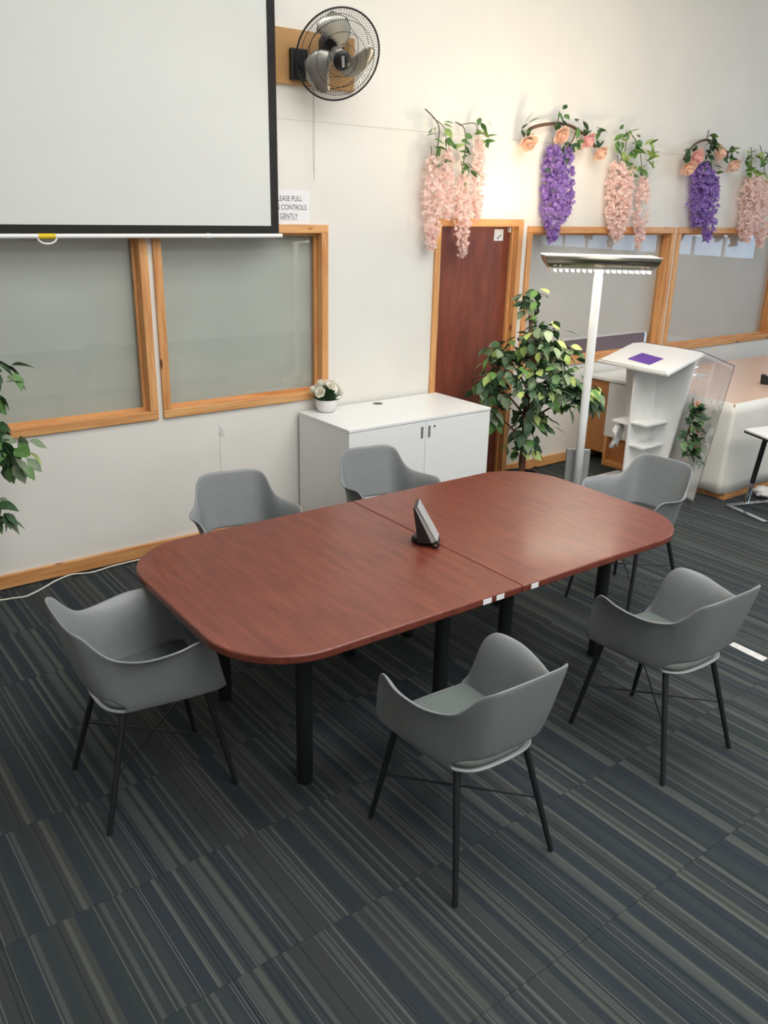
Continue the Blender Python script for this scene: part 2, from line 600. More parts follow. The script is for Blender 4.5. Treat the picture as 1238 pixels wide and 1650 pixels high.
# ------------------------------------------------------------------ conference table
def table_half(side, label, stickers):
    t = math.radians(-0.82)
    u0, u1, v0, v1, r = 1.105, 3.505, -2.73, -1.53, 0.315
    um = 2.318
    poly = []
    if side == 0:
        poly += [(um - 0.0012, v0), (um - 0.0012, v1)]
        for cx, cy, a0 in ((u0 + r, v1 - r, 90), (u0 + r, v0 + r, 180)):
            poly += [(cx + r * math.cos(math.radians(a0 + a)), cy + r * math.sin(math.radians(a0 + a))) for a in range(0, 91, 6)]
        ox = 1.7
        lx = ((1.44, -2.475), (1.455, -1.765), (2.125, -2.475), (2.145, -1.765))
    else:
        poly += [(um + 0.0012, v1), (um + 0.0012, v0)]
        for cx, cy, a0 in ((u1 - r, v0 + r, 270), (u1 - r, v1 - r, 0)):
            poly += [(cx + r * math.cos(math.radians(a0 + a)), cy + r * math.sin(math.radians(a0 + a))) for a in range(0, 91, 6)]
        ox = 2.9
        lx = ((2.50, -2.475), (2.515, -1.765), (3.165, -2.48), (3.18, -1.765))
    oy = -2.13
    wx, wy = math.cos(t) * ox - math.sin(t) * oy, math.sin(t) * ox + math.cos(t) * oy
    T = thing('conference_table', label, 'table', (wx, wy, 0), t)
    top = MB().prism([(x - ox, y - oy) for x, y in poly], 0.698, 0.73).build('table_top', M['table'], T, bevel=0.006, seg=3)
    auto_smooth(top, 30)
    apron = MB()
    for (x, y) in lx:
        c = Vector((x - wx, y - wy, 0))
        c.rotate(Euler((0, 0, -t)))
        lg = MB().lathe([(0.0305, 0.0), (0.032, 0.004), (0.032, 0.69)], 20, (c.x, c.y, 0))
        auto_smooth(lg.build('leg', M['black_metal'], T), 40)
        MB().lathe([(0.055, 0.69), (0.055, 0.6975)], 20, (c.x, c.y, 0)).build('leg_plate', M['black_metal'], T)
    for (u, w) in stickers:
        B(u - ox - w / 2, u - ox + w / 2, v0 - oy - 0.0012, v0 - oy, 0.703, 0.725).build('sticker', M['paper'], T)
    return T


table_half(0, 'mahogany table half with two white stickers on its edge', ((2.128, 0.044), (2.196, 0.04)))
table_half(1, 'mahogany table half with one white sticker on its edge', ((2.385, 0.04),))

# tablet stand on the table
T = thing('tablet_stand', 'black tablet stand with a slanted silver-edged screen on the table', 'tablet', (2.255, -2.19, 0.73), math.radians(-44))
b_ = MB().lathe([(0.052, 0), (0.056, 0.006), (0.054, 0.024), (0.040, 0.032)], 28)
b_.v = [(x * 1.15, y * 0.8, z) for x, y, z in b_.v]
auto_smooth(b_.build('base', M['dark_plastic'], T), 40)
prof = [(-0.030, 0.02), (0.052, 0.02), (-0.042, 0.185), (-0.055, 0.178)]
hx = 0.012
wv = [(x, -0.075, z) for x, z in prof] + [(x, 0.045, z) for x, z in prof]
MB().add(wv, [(0, 1, 2, 3), (7, 6, 5, 4), (0, 4, 5, 1), (1, 5, 6, 2), (2, 6, 7, 3), (3, 7, 4, 0)]).build('tablet_body', M['dark_plastic'], T, bevel=0.004)
sp = [(0.030, 0.026), (0.052, 0.026), (-0.042, 0.184), (-0.047, 0.178)]
M['silver_and_sheen'] = plain('silver_and_sheen', (176, 180, 178), 0.35, 0.3)
MB().slab([(x, -0.0755, z) for x, z in sp], -0.002).build('side_strip', M['silver_and_sheen'], T)
MB().slab([(0.0545, -0.07, 0.024), (0.0545, 0.04, 0.024), (-0.0385, 0.04, 0.184), (-0.0385, -0.07, 0.184)], 0.002).build('screen', M['silver_and_sheen'], T)  # pale grey colour stands for the reflection on the switched-off screen
kn = MB().tube([(0.05, -0.082, 0.02), (0.05, -0.06, 0.02)], 0.015, 14)
auto_smooth(kn.build('hinge_knob', M['dark_plastic'], T), 40)
auto_smooth(MB().tube([(0.05, -0.084, 0.02), (0.05, -0.082, 0.02)], 0.006, 12).build('screw', M['chrome'], T), 40)


# ------------------------------------------------------------------ chairs
RIM = [(0, -.30, .80), (.10, -.298, .80), (.152, -.286, .792), (.182, -.255, .770), (.199, -.214, .718), (.219, -.165, .678), (.260, -.08, .668), (.280, .03, .680), (.260, .12, .687), (.246, .16, .665), (.235, .185, .62), (.225, .205, .54), (.214, .222, .478), (.192, .236, .447)]
SEAT = [(0, -.200, .440), (.065, -.197, .440), (.108, -.188, .439), (.132, -.176, .438), (.150, -.160, .438), (.168, -.132, .438), (.180, -.06, .440), (.190, .02, .440), (.197, .09, .440), (.199, .12, .440), (.200, .15, .440), (.200, .18, .440), (.199, .208, .441), (.192, .235, .446)]


def chair_meshes():
    PER = 4
    R = catmull(RIM, PER)
    S = catmull(SEAT, PER)
    n = len(R)
    mir = lambda q: Vector((-q.x, q.y, q.z))
    Rf = [mir(q) for q in R[::-1]] + R[1:]
    Sf = [mir(q) for q in S[::-1]] + S[1:]
    N = len(Rf)
    rows = 14
    verts, faces = [], []
    J1, J2 = 11, 12
    for i in range(N):
        r, s = Rf[i], Sf[i]
        hgt = r.z - s.z
        ax = abs(s.x)
        backness = max(0.0, 1.0 - ((r.y + 0.30) / 0.14) ** 2) if r.y < -0.16 else 0.0
        fl = 0.70 - 0.50 * backness
        p1 = Vector((r.x + (s.x - r.x) * fl, r.y + (s.y - r.y) * (0.50 - 0.20 * backness), r.z - hgt * (0.12 + 0.30 * backness)))
        p2 = Vector((s.x + (r.x - s.x) * 0.38, s.y + (r.y - s.y) * (0.40 - 0.08 * backness), s.z + hgt * (0.10 + 0.04 * backness)))

        def bez(t):
            return r * (1 - t) ** 3 + p1 * 3 * t * (1 - t) ** 2 + p2 * 3 * t * t * (1 - t) + s * t ** 3
        hole = max(0.0, 1 - (ax / 0.176) ** 8) if s.y < -0.1 else 0.0

        def at_z(z):
            lo_, hi_ = 0.0, 1.0
            for _ in range(30):
                m_ = (lo_ + hi_) / 2
                if bez(m_).z > z:
                    lo_ = m_
                else:
                    hi_ = m_
            return lo_
        ta = at_z(s.z + min(0.014 + 0.056 * hole, hgt * 0.5))
        tb = at_z(s.z + min(0.006 + 0.002 * hole, hgt * 0.25))
        tt = [k / J1 * ta for k in range(J1 + 1)] + [tb, (tb + 1) / 2, 1.0]
        for t in tt:
            q = bez(t)
            verts.append(q)
    K = J2 + 3
    inhole = [abs(Sf[i].x) < 0.170 and Sf[i].y < -0.1 for i in range(N)]
    for i in range(N - 1):
        for k in range(K - 1):
            if k == J1 and inhole[i] and inhole[i + 1]:
                continue
            faces.append((i * K + k, (i + 1) * K + k, (i + 1) * K + k + 1, i * K + k + 1))
    # seat pan, rings to the middle
    loop = [i * K + K - 1 for i in range(N)]
    fr = 9
    a, b_ = Sf[-1], Sf[0]
    for k in range(1, fr):
        t = k / fr
        q = a.lerp(b_, t)
        q.y += 0.008 * math.sin(PI * t)
        verts.append(q)
        loop.append(len(verts) - 1)
    L = len(loop)
    c = Vector((0, 0.03, 0.434))
    prev = loop
    for f in (0.8, 0.55, 0.28):
        ring = []
        for i in loop:
            q = Vector(verts[i])
            q = c.lerp(q, f)
            verts.append(q)
            ring.append(len(verts) - 1)
        faces += [(prev[i], prev[(i + 1) % L], ring[(i + 1) % L], ring[i]) for i in range(L)]
        prev = ring
    verts.append(c)
    faces += [(prev[i], prev[(i + 1) % L], len(verts) - 1) for i in range(L)]
    me = bpy.data.meshes.new('shell')
    me.from_pydata([tuple(v) for v in verts], [], faces)
    bm = bmesh.new()
    bm.from_mesh(me)
    bmesh.ops.remove_doubles(bm, verts=bm.verts, dist=0.0004)
    bmesh.ops.recalc_face_normals(bm, faces=bm.faces)
    bm.to_mesh(me)
    bm.free()
    # seat pad
    pad = MB()
    lp = [Sf[i] for i in range(0, N, 3)]
    m = len(lp)
    vs, fs = [], []
    levels = [(0.90, 0.441), (0.945, 0.445), (0.955, 0.452), (0.94, 0.459), (0.88, 0.463), (0.6, 0.460), (0.3, 0.456)]
    cc = Vector((0, 0.03, 0))
    for f, z in levels:
        for q in lp:
            vs.append((cc.x + (q.x - cc.x) * f, cc.y + (q.y - cc.y) * f, z))
    for a in range(len(levels) - 1):
        for i in range(m):
            fs.append((a * m + i, a * m + (i + 1) % m, (a + 1) * m + (i + 1) % m, (a + 1) * m + i))
    fs.append(tuple(range(m))[::-1])
    fs.append(tuple(range((len(levels) - 1) * m, len(levels) * m)))
    pad.add(vs, fs)
    return me, pad


shell_me, pad_mb = chair_meshes()
LEGT = [(-.148, -.135, .436), (.148, -.135, .436), (-.165, .165, .436), (.165, .165, .436)]
LEGB = [(-.222, -.247, 0), (.222, -.247, 0), (-.207, .252, 0), (.207, .252, 0)]


def make_chair():
    T = thing('armchair', 'x', 'chair')
    T['group'] = 'armchairs around the conference table'
    sh = place('shell', shell_me, M['shell'], T, smooth=True)
    so = sh.modifiers.new('thick', 'SOLIDIFY')
    so.thickness = 0.009
    so.offset = 0.0
    su = sh.modifiers.new('sub', 'SUBSURF')
    su.levels = su.render_levels = 1
    pad_mb.build('seat_pad', M['cushion'], T, smooth=True)
    for a, b in zip(LEGT, LEGB):
        auto_smooth(MB().tube([a, b], [0.0125, 0.0095], 12).build('leg', M['black_metal'], T), 50)
    mid = lambda i: Vector(LEGT[i]).lerp(Vector(LEGB[i]), 0.5)
    MB().tube([mid(0), mid(3)], 0.0042, 8).build('cross_brace', M['black_metal'], T)
    MB().tube([mid(1) - Vector((0, 0, .009)), mid(2) - Vector((0, 0, .009))], 0.0042, 8).build('cross_brace', M['black_metal'], T)
    return T


CH = [
    (0.97, -2.12, -92.6, 'grey shell armchair at the rounded table end by the trailing white cable'),
    (1.725, -3.053, -1.2, 'grey shell armchair facing the table edge that bears two white stickers'),
    (2.80, -3.077, -1.7, 'grey shell armchair facing the table edge that bears one white sticker'),
    (3.83, -2.13, 93.0, 'grey shell armchair at the rounded table end beside the lectern'),
    (1.852, -1.265, 167.0, 'grey shell armchair between table and wall, under the grey blind window'),
    (2.755, -1.27, 170.0, 'grey shell armchair between the table and the white cabinet'),
]
proto = make_chair()
for k, (x, y, a, lb) in enumerate(CH):
    o = proto if k == 0 else copy_tree(proto)
    o.location = (x, y, 0)
    o.rotation_euler = (0, 0, math.radians(a))
    o['label'] = lb

# ------------------------------------------------------------------ white cabinet
CX0, CX1, CY0, CY1, CZ = 2.93, 4.15, -0.625, -0.028, 0.80
T = thing('storage_cabinet', 'low white two-door office cabinet against the wall', 'cabinet', (CX0, CY0, 0))
w, dp = CX1 - CX0, CY1 - CY0
cbm = MB().box(0.0, 0.018, 0.02, dp, 0, CZ - 0.018).box(w - 0.018, w, 0.02, dp, 0, CZ - 0.018).box(0.018, w - 0.018, 0.03, dp - 0.012, 0.03, 0.05)
cbm.build('carcass', M['white_lam'], T, bevel=0.001)
B(0.018, w - 0.018, dp - 0.012, dp - 0.002, 0, CZ - 0.02).build('back_panel', M['grey_metal'], T)
B(0.018, w - 0.018, 0.03, 0.05, 0, 0.05).build('plinth', M['white_lam'], T)
B(-0.002, w + 0.002, -0.002, dp + 0.002, CZ - 0.018, CZ).build('top_panel', M['white_lam'], T, bevel=0.0015)
B(0.006, w - 0.006, 0.016, 0.03, CZ - 0.05, CZ - 0.018).build('shadow_rail', M['grey_metal'], T)
half = 0.59
for s, (a, b) in enumerate(((0.001, w * 0.513 - 0.0015), (w * 0.513 + 0.0015, w - 0.001))):
    dr = B(a, b, 0.0, 0.018, 0.04, CZ - 0.022).build('door', M['white_lam'], T, bevel=0.001)
    hxp = b - 0.03 if s == 0 else a + 0.03
    B(hxp - 0.01, hxp + 0.01, -0.003, 0.001, 0.665, 0.745).build('handle', M['steel'], dr, bevel=0.001)
    if s == 1:
        auto_smooth(MB().tube([(a + 0.075, -0.003, 0.735), (a + 0.075, 0.001, 0.735)], 0.007, 12).build('lock', M['dark_plastic'], dr), 40)
gr = MB().lathe([(0.040, 0.0), (0.040, 0.003), (0.033, 0.004), (0.032, 0.0012)], 24, (3.54 - CX0, -0.105 - CY0, CZ - 0.0030))
auto_smooth(gr.build('cable_port', M['steel'], T), 40)
MB().lathe([(0.031, 0.0), (0.031, 0.0018)], 20, (3.54 - CX0, -0.105 - CY0, CZ)).build('port_hole', M['dark_plastic'], T)


# ------------------------------------------------------------------ flowers and leaves
def leaf_mesh(name, length, width, mat, fold=0.18, droop=0.25):
    vs, fs = [], []
    st = [(0.0, 0.06), (0.18, 0.62), (0.42, 1.0), (0.68, 0.74), (0.88, 0.3), (1.0, 0.02)]
    for t, w in st:
        z = -droop * length * t * t
        vs += [(-w * width / 2, t * length, z + fold * w * width / 2), (0, t * length, z), (w * width / 2, t * length, z + fold * w * width / 2)]
    for i in range(len(st) - 1):
        a = i * 3
        fs += [(a, a + 1, a + 4, a + 3), (a + 1, a + 2, a + 5, a + 4)]
    me = bpy.data.meshes.new(name)
    me.from_pydata(vs, [], fs)
    me.materials.append(mat)
    me.polygons.foreach_set('use_smooth', [True] * len(me.polygons))
    return me


def leaf_obj(parent, me, loc, d, roll=0.0, scale=1.0, name='leaf'):
    o = bpy.data.objects.new(name, me)
    COL.objects.link(o)
    o.parent = parent
    d = Vector(d).normalized()
    up = Vector((0, 0, 1))
    x = d.cross(up)
    if x.length < 1e-3:
        x = Vector((1, 0, 0))
    x.normalize()
    z = x.cross(d)
    m = Matrix((x, d, z)).transposed().to_4x4() @ Matrix.Rotation(roll, 4, 'Y')
    o.matrix_local = Matrix.Translation(loc) @ m @ Matrix.Scale(scale, 4)
    return o


def petal_rose(radius, seed=0):
    rg = random.Random(seed)
    mb = MB()
    for ring, (rr, n, lift, open_) in enumerate(((0.30, 3, 0.95, 0.10), (0.60, 5, 0.82, 0.35), (0.95, 6, 0.55, 0.75))):
        for k in range(n):
            a = 2 * PI * (k + 0.5 * ring) / n + rg.uniform(-.15, .15)
            vs = []
            for j in range(4):
                v = j / 3
                rad = radius * (0.12 + (rr - 0.12 + open_ * 0.25 * v * v) * math.sin(v * PI / 2))
                zz = radius * (-0.45 + (lift + 0.45) * v - open_ * 0.35 * v ** 3)
                sp_ = (PI / n) * (1.25 if j < 3 else 0.95)
                for i in range(5):
                    u = (i / 4 - 0.5) * 2
                    aa = a + sp_ * u
                    r2 = rad * (1 - 0.08 * (1 - u * u) * (1 if ring else 0))
                    zk = zz - (radius * 0.12 * u * u if j == 3 else 0)
                    vs.append((r2 * math.cos(aa), r2 * math.sin(aa), zk))
            mb.add(vs, [(j * 5 + i, j * 5 + i + 1, (j + 1) * 5 + i + 1, (j + 1) * 5 + i) for j in range(3) for i in range(4)])
    return mb


def orient(mb, d, loc):
    q = Vector((0, 0, 1)).rotation_difference(Vector(d).normalized())
    return mb.xform(Matrix.Translation(loc) @ q.to_matrix().to_4x4())


def floret(mb, c, size, rg):
    q = Euler((rg.uniform(0, 6.28), rg.uniform(0, 6.28), rg.uniform(0, 6.28))).to_matrix()
    for s in (0, 1):
        vs = [Vector(p) * size for p in ((0, -.1, 0), (.45, .15, .18), (.38, .75, .1), (0, .9, -.05), (-.38, .75, .1), (-.45, .15, .18))]
        r2 = Matrix.Rotation(s * 2.2, 3, 'X')
        mb.add([c + q @ (r2 @ v) for v in vs], [(0, 1, 2, 3), (0, 3, 4, 5)])


def raceme(parent, top, bottom, rad, mat, seed, yoff=-0.085):
    """a hanging flower chain of many small petals"""
    rg = random.Random(seed)
    a, b = Vector((top[0], yoff, top[1])), Vector((bottom[0], yoff, bottom[1]))
    L = (a - b).length
    mb = MB()
    n = int(L * rad * 6500)
    for k in range(n):
        t = rg.random()
        prof = min(1.0, 0.55 + t * 2.0) * (1.0 if t < 0.72 else max(0.3, 1 - (t - 0.72) * 2.4))
        ang = rg.uniform(0, 2 * PI)
        r = rad * prof * math.sqrt(rg.uniform(0.15, 1))
        c = a.lerp(b, t) + Vector((r * math.cos(ang), max(-0.06, min(0.045, r * math.sin(ang) * 0.75)), rg.uniform(-.01, .01)))
        floret(mb, c, rg.uniform(0.020, 0.033), rg)
    o = mb.build('blossoms', mat, parent)
    o['kind'] = 'stuff'
    MB().tube([a + Vector((0, 0.03, 0.06)), a.lerp(b, 0.12)], [0.003, 0.0015], 5).build('stem', M['stem'], parent)
    return o


LM = {k: leaf_mesh('leaf_' + k, 0.105, 0.066, M['leaf_' + k]) for k in ('dark', 'mid', 'light', 'grey')}
LS = {k: leaf_mesh('small_leaf_' + k, 0.078, 0.042, M['leaf_' + k], 0.15, 0.15) for k in ('dark', 'mid', 'light')}


def garland(name, label, group, hook, racemes, rad, mat, leaves, stems, roses, seed, keys=('mid', 'light', 'mid'), clump=3):
    """all numbers in wall coordinates (x along the wall, z up)"""
    T = thing(name, label, 'artificial flowers', (hook[0], 0.0, hook[1]), 0, group)
    rg = random.Random(seed)
    q = lambda p: (p[0] - hook[0], p[1] - hook[1])
    for k, (a, b, rr) in enumerate(racemes):
        raceme(T, q(a), q(b), rr * rad, mat, seed * 17 + k)
    for st, m, r in stems:
        pts = [Vector((q(p)[0], -0.045 - 0.012 * math.sin(i), q(p)[1])) for i, p in enumerate(st)]
        MB().tube(catmull(pts, 4), r, 6).build('stem', m, T, smooth=True)
    for (p, n) in leaves:
        p = q(p)
        for k in range(int(n * 1.6) + 1):
            dx, dz = rg.uniform(-1, 1), rg.uniform(-1.1, 0.6)
            base = Vector((p[0] + rg.uniform(-.045, .045), -0.06 - rg.uniform(0, .03), p[1] + rg.uniform(-.05, .05)))
            leaf_obj(T, LS[rg.choice(keys)], base, (dx, -rg.uniform(0.25, 0.7), dz), rg.uniform(-0.9, 0.9), rg.uniform(0.8, 1.25))
    for k, (p, d, r, m) in enumerate(roses):
        p = q(p)
        ro = orient(petal_rose(r * 1.15, seed + k), d, (p[0], -0.10, p[1])).build('rose', m, T, smooth=True)
        for j in range(3):
            leaf_obj(T, LS['dark'], Vector((p[0] + rg.uniform(-.02, .02), -0.08, p[1] + 0.03)), (rg.uniform(-1, 1), -0.2, rg.uniform(0.1, 1)), rg.uniform(-.6, .6), 0.9)
    return T


PG = 'pink wisteria garlands on the wall'
garland('pink_wisteria_garland', 'two pale pink artificial wisteria bunches hanging over the mahogany door', PG, (4.2, 2.70),
        [((3.985, 2.45), (4.0, 1.84), 1.15), ((4.11, 2.50), (4.125, 2.06), 0.85), ((4.266, 2.37), (4.295, 1.80), 1.05), ((4.40, 2.59), (4.42, 2.06), 0.75)], 0.062, M['pink'],
        [((3.97, 2.60), 3), ((4.10, 2.62), 3), ((4.03, 2.50), 3), ((4.06, 2.40), 3), ((4.15, 2.53), 2), ((4.43, 2.68), 3), ((4.47, 2.60), 3), ((4.36, 2.60), 2), ((4.26, 2.45), 3), ((4.31, 2.38), 3), ((4.27, 2.55), 2)],
        [([(3.93, 2.737), (4.0, 2.69), (4.05, 2.63), (4.05, 2.5), (4.04, 2.4)], M['stem'], 0.004), ([(4.0, 2.69), (4.1, 2.63), (4.12, 2.52)], M['stem'], 0.003), ([(4.205, 2.677), (4.28, 2.64), (4.30, 2.52), (4.29, 2.4)], M['stem'], 0.004), ([(4.24, 2.66), (4.38, 2.68), (4.41, 2.6)], M['stem'], 0.003)], [], 3)
garland('pink_wisteria_garland', 'pale pink artificial wisteria bunch hanging between the two rose branches', PG, (6.1, 2.70),
        [((5.955, 2.497), (6.02, 1.90), 1.55), ((6.06, 2.48), (6.10, 2.02), 1.1), ((6.296, 2.40), (6.333, 1.83), 0.95)], 0.075, M['pink'],
        [((6.0, 2.70), 4), ((5.92, 2.61), 4), ((6.02, 2.55), 4), ((6.15, 2.62), 5), ((6.36, 2.62), 4), ((6.37, 2.52), 4), ((6.27, 2.44), 4), ((6.10, 2.45), 4), ((6.22, 2.68), 3)],
        [([(6.05, 2.74), (6.05, 2.6), (5.98, 2.48)], M['stem'], 0.004), ([(6.08, 2.74), (6.2, 2.65), (6.28, 2.5), (6.3, 2.38)], M['stem'], 0.004)], [], 5)
garland('pink_wisteria_garland', 'pale pink artificial wisteria bunch hanging beyond both rose branches', PG, (8.05, 2.70),
        [((7.95, 2.461), (7.99, 1.88), 1.6), ((8.07, 2.46), (8.10, 1.98), 1.2), ((8.213, 2.443), (8.273, 1.82), 1.1)], 0.085, M['pink'],
        [((7.84, 2.64), 4), ((7.85, 2.54), 4), ((8.01, 2.50), 5), ((8.12, 2.63), 4), ((8.19, 2.67), 4), ((8.23, 2.50), 4), ((8.02, 2.60), 3)],
        [([(7.9, 2.72), (7.93, 2.6), (7.96, 2.46)], M['stem'], 0.004), ([(8.05, 2.74), (8.15, 2.6), (8.2, 2.44)], M['stem'], 0.004)], [], 8)
RG = 'rose branches with purple wisteria on the wall'
garland('rose_branch_garland', 'peach rose branch with purple wisteria over the pine corner next to the door', RG, (5.25, 2.72),
        [((5.175, 2.58), (5.235, 1.90), 1.5), ((5.325, 2.567), (5.36, 2.06), 1.0)], 0.068, M['purple'],
        [((5.225, 2.80), 3), ((5.43, 2.76), 3), ((5.29, 2.59), 4), ((5.35, 2.57), 3), ((5.66, 2.69), 4), ((5.12, 2.45), 1), ((5.40, 2.62), 3), ((4.87, 2.67), 3)],
        [([(4.91, 2.66), (4.95, 2.69), (5.065, 2.718), (5.232, 2.738), (5.372, 2.735), (5.506, 2.70), (5.60, 2.66), (5.68, 2.60)], M['brown_stem'], 0.012), ([(5.23, 2.735), (5.225, 2.82)], M['brown_stem'], 0.004), ([(5.45, 2.71), (5.40, 2.63), (5.33, 2.56)], M['brown_stem'], 0.005)],
        [((4.865, 2.588), (-.1, -.6, -.6), 0.062, M['peach']), ((5.21, 2.655), (0, -.8, -.4), 0.06, M['peach']), ((5.515, 2.643), (.2, -.6, -.5), 0.058, M['rose_pink']), ((5.675, 2.562), (.2, -.6, -.6), 0.06, M['peach'])], 11, ('dark', 'dark', 'mid'))
garland('rose_branch_garland', 'peach and pink rose branch with purple wisteria above the post between wide windows', RG, (7.18, 2.72),
        [((7.10, 2.55), (7.147, 2.02), 1.5), ((7.31, 2.44), (7.335, 1.88), 1.05), ((7.22, 2.50), (7.25, 2.08), 0.9)], 0.078, M['purple'],
        [((6.82, 2.62), 3), ((7.16, 2.74), 4), ((7.19, 2.66), 5), ((7.17, 2.58), 5), ((7.30, 2.48), 4), ((7.58, 2.66), 4), ((7.44, 2.65), 2), ((7.22, 2.70), 3)],
        [([(6.87, 2.56), (6.90, 2.62), (7.0, 2.695), (7.176, 2.74), (7.376, 2.716), (7.52, 2.66), (7.55, 2.60)], M['brown_stem'], 0.009), ([(7.176, 2.74), (7.17, 2.82)], M['brown_stem'], 0.004)],
        [((6.871, 2.505), (-.1, -.6, -.7), 0.068, M['peach']), ((6.965, 2.59), (0, -.8, -.3), 0.068, M['rose_pink']), ((7.30, 2.635), (.3, -.7, 0), 0.066, M['peach']), ((7.548, 2.555), (.1, -.6, -.7), 0.068, M['peach'])], 13, ('dark', 'dark', 'mid'))

# white rose pot on the cabinet
T = thing('rose_pot', 'small white pot of white artificial roses on the cabinet', 'flower pot', (3.095, -0.115, 0.80))
pt = MB().lathe([(0.040, 0.0), (0.055, 0.006), (0.068, 0.03), (0.074, 0.062), (0.074, 0.085), (0.068, 0.086), (0.062, 0.07)], 28)
auto_smooth(pt.build('pot', M['pot'], T), 50)
fol = MB()
rg = random.Random(5)
for k in range(260):
    a, e = rg.uniform(0, 2 * PI), rg.uniform(0.05, 1.4)
    dv = Vector((math.cos(a) * math.cos(e), math.sin(a) * math.cos(e), math.sin(e)))
    fol.tube([Vector((0, 0, 0.075)) + dv * 0.02, Vector((0, 0, 0.085)) + dv * rg.uniform(0.06, 0.105)], [0.006, 0.0015], 4)
fo = fol.build('foliage', M['leaf_dark'], T)
fo['kind'] = 'stuff'
pr_, pf_ = Vector((0.83, -0.55, 0)), Vector((-0.55, -0.83, 0))
for k, (a, b, c) in enumerate(((-.38, .95, .15), (-.85, .50, .1), (-.40, .42, .75), (.36, .78, .45), (.88, .25, -.1), (.62, .85, -.45), (.0, .8, -.8), (-.5, .4, -.8))):
    d = pr_ * a + pf_ * c + Vector((0, 0, b))
    d.normalize()
    c = Vector((0, 0, 0.105)) + d * 0.092
    orient(petal_rose(0.036, k), d, c).build('rose', M['white_rose'], T, smooth=True)


# ficus trees
def ficus(label, loc, trunk, clusters, nleaf, seed, height):
    rg = random.Random(seed)
    T = thing('ficus_tree', label, 'artificial tree', loc, 0, 'artificial ficus trees against the wall')
    auto_smooth(MB().lathe([(0.10, 0.0), (0.125, 0.01), (0.14, 0.2), (0.135, 0.2), (0.125, 0.17)], 28).build('pot', M['dark_plastic'], T), 50)
    MB().lathe([(0.12, 0.155), (0.12, 0.165)], 20).build('soil', M['soil'], T)
    tr = catmull(trunk, 6)
    MB().tube(tr, [0.026 - 0.016 * i / len(tr) for i in range(len(tr))], 10).build('trunk', M['bark'], T, smooth=True)
    tw = [p + Vector((0.024 * math.cos(i * 0.55), 0.024 * math.sin(i * 0.55), 0)) for i, p in enumerate(tr[: int(len(tr) * 0.75)])]
    MB().tube(tw, 0.010, 6).build('vine_stem', M['bark'], T, smooth=True)
    tot = sum(c[3] for c in clusters)
    inner = {'dark': MB(), 'grey': MB()}
    for (c, rr, rz, wgt) in clusters:
        c = Vector(c)
        # a branch from the trunk to each cluster
        tz = max(trunk[0][2] + 0.2, c.z - 0.25)
        st = min(tr, key=lambda p: abs(p.z - tz))
        md = st.lerp(c, 0.5) + Vector((0, 0, 0.03))
        MB().tube(catmull([st, md, c], 4), [0.008] * 4 + [0.006] * 4 + [0.003], 6).build('branch', M['bark'], T, smooth=True)
        for k in range(int(nleaf * wgt / tot)):
            while True:
                v = Vector((rg.uniform(-1, 1), rg.uniform(-1, 1), rg.uniform(-1, 1)))
                if 0.12 < v.length < 1:
                    break
            v = v * (v.length ** -0.35)
            p = c + Vector((v.x * rr, v.y * rr, v.z * rz))
            if p.y + loc[1] > -0.10:
                p.y = -0.10 - loc[1]
            d = Vector((v.x, v.y, -0.25 + 0.35 * v.z)) + Vector((rg.uniform(-.5, .5), rg.uniform(-.5, .5), rg.uniform(-.6, .2)))
            key = rg.choices(('dark', 'mid', 'light', 'grey'), (3, 3, 2.2, 2.5))[0]
            if loc[1] + p.y + d.normalized().y * 0.12 > -0.03:
                d.y = -abs(d.y)
            leaf_obj(T, LM[key], p, d, rg.uniform(-.8, .8), rg.uniform(0.75, 1.1))
            for extra in range(2):
                pe = c + (p - c) * rg.uniform(0.25, 0.9) + Vector((rg.uniform(-.04, .04), rg.uniform(-.04, .04), rg.uniform(-.04, .04)))
                if pe.y + loc[1] > -0.13:
                    pe.y = -0.13 - loc[1]
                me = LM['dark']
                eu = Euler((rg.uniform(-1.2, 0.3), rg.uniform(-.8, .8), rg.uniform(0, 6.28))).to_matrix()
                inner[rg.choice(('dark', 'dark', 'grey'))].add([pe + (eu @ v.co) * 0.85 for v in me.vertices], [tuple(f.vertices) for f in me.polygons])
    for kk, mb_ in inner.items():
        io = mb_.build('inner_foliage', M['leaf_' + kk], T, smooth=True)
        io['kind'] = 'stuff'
    return T


rv = Vector((0.798, -0.602, 0))


def cl(a, z, rr, rz, wgt, depth=0.0):
    p = rv * a + Vector((0.602, 0.798, 0)) * depth
    return ((p.x, p.y, z), rr, rz, wgt)


ficus('leafy green ficus tree between the cabinet and the floor lamp', (4.63, -0.52, 0),
      [(0, 0, 0.15), (0.01, 0, 0.4), (0.0, 0.01, 0.7), (0.03, 0, 0.95), (0.0, 0.0, 1.2), (-0.04, 0.02, 1.5)],
      [cl(-0.03, 1.50, 0.09, 0.13, 1.1), cl(0.05, 1.25, 0.20, 0.15, 4), cl(-0.17, 1.08, 0.20, 0.16, 4), cl(0.16, 1.10, 0.20, 0.17, 4), cl(-0.28, 0.90, 0.16, 0.15, 3), cl(0.03, 0.90, 0.20, 0.18, 4, -0.12), cl(0.30, 0.88, 0.18, 0.17, 5, -0.05), cl(0.47, 0.84, 0.09, 0.12, 1.6, 0.0), cl(0.04, 0.62, 0.19, 0.15, 3), cl(-0.02, 0.44, 0.14, 0.08, 1.6), cl(-0.28, 0.68, 0.08, 0.1, 0.9)],
      290, 21, 1.6)
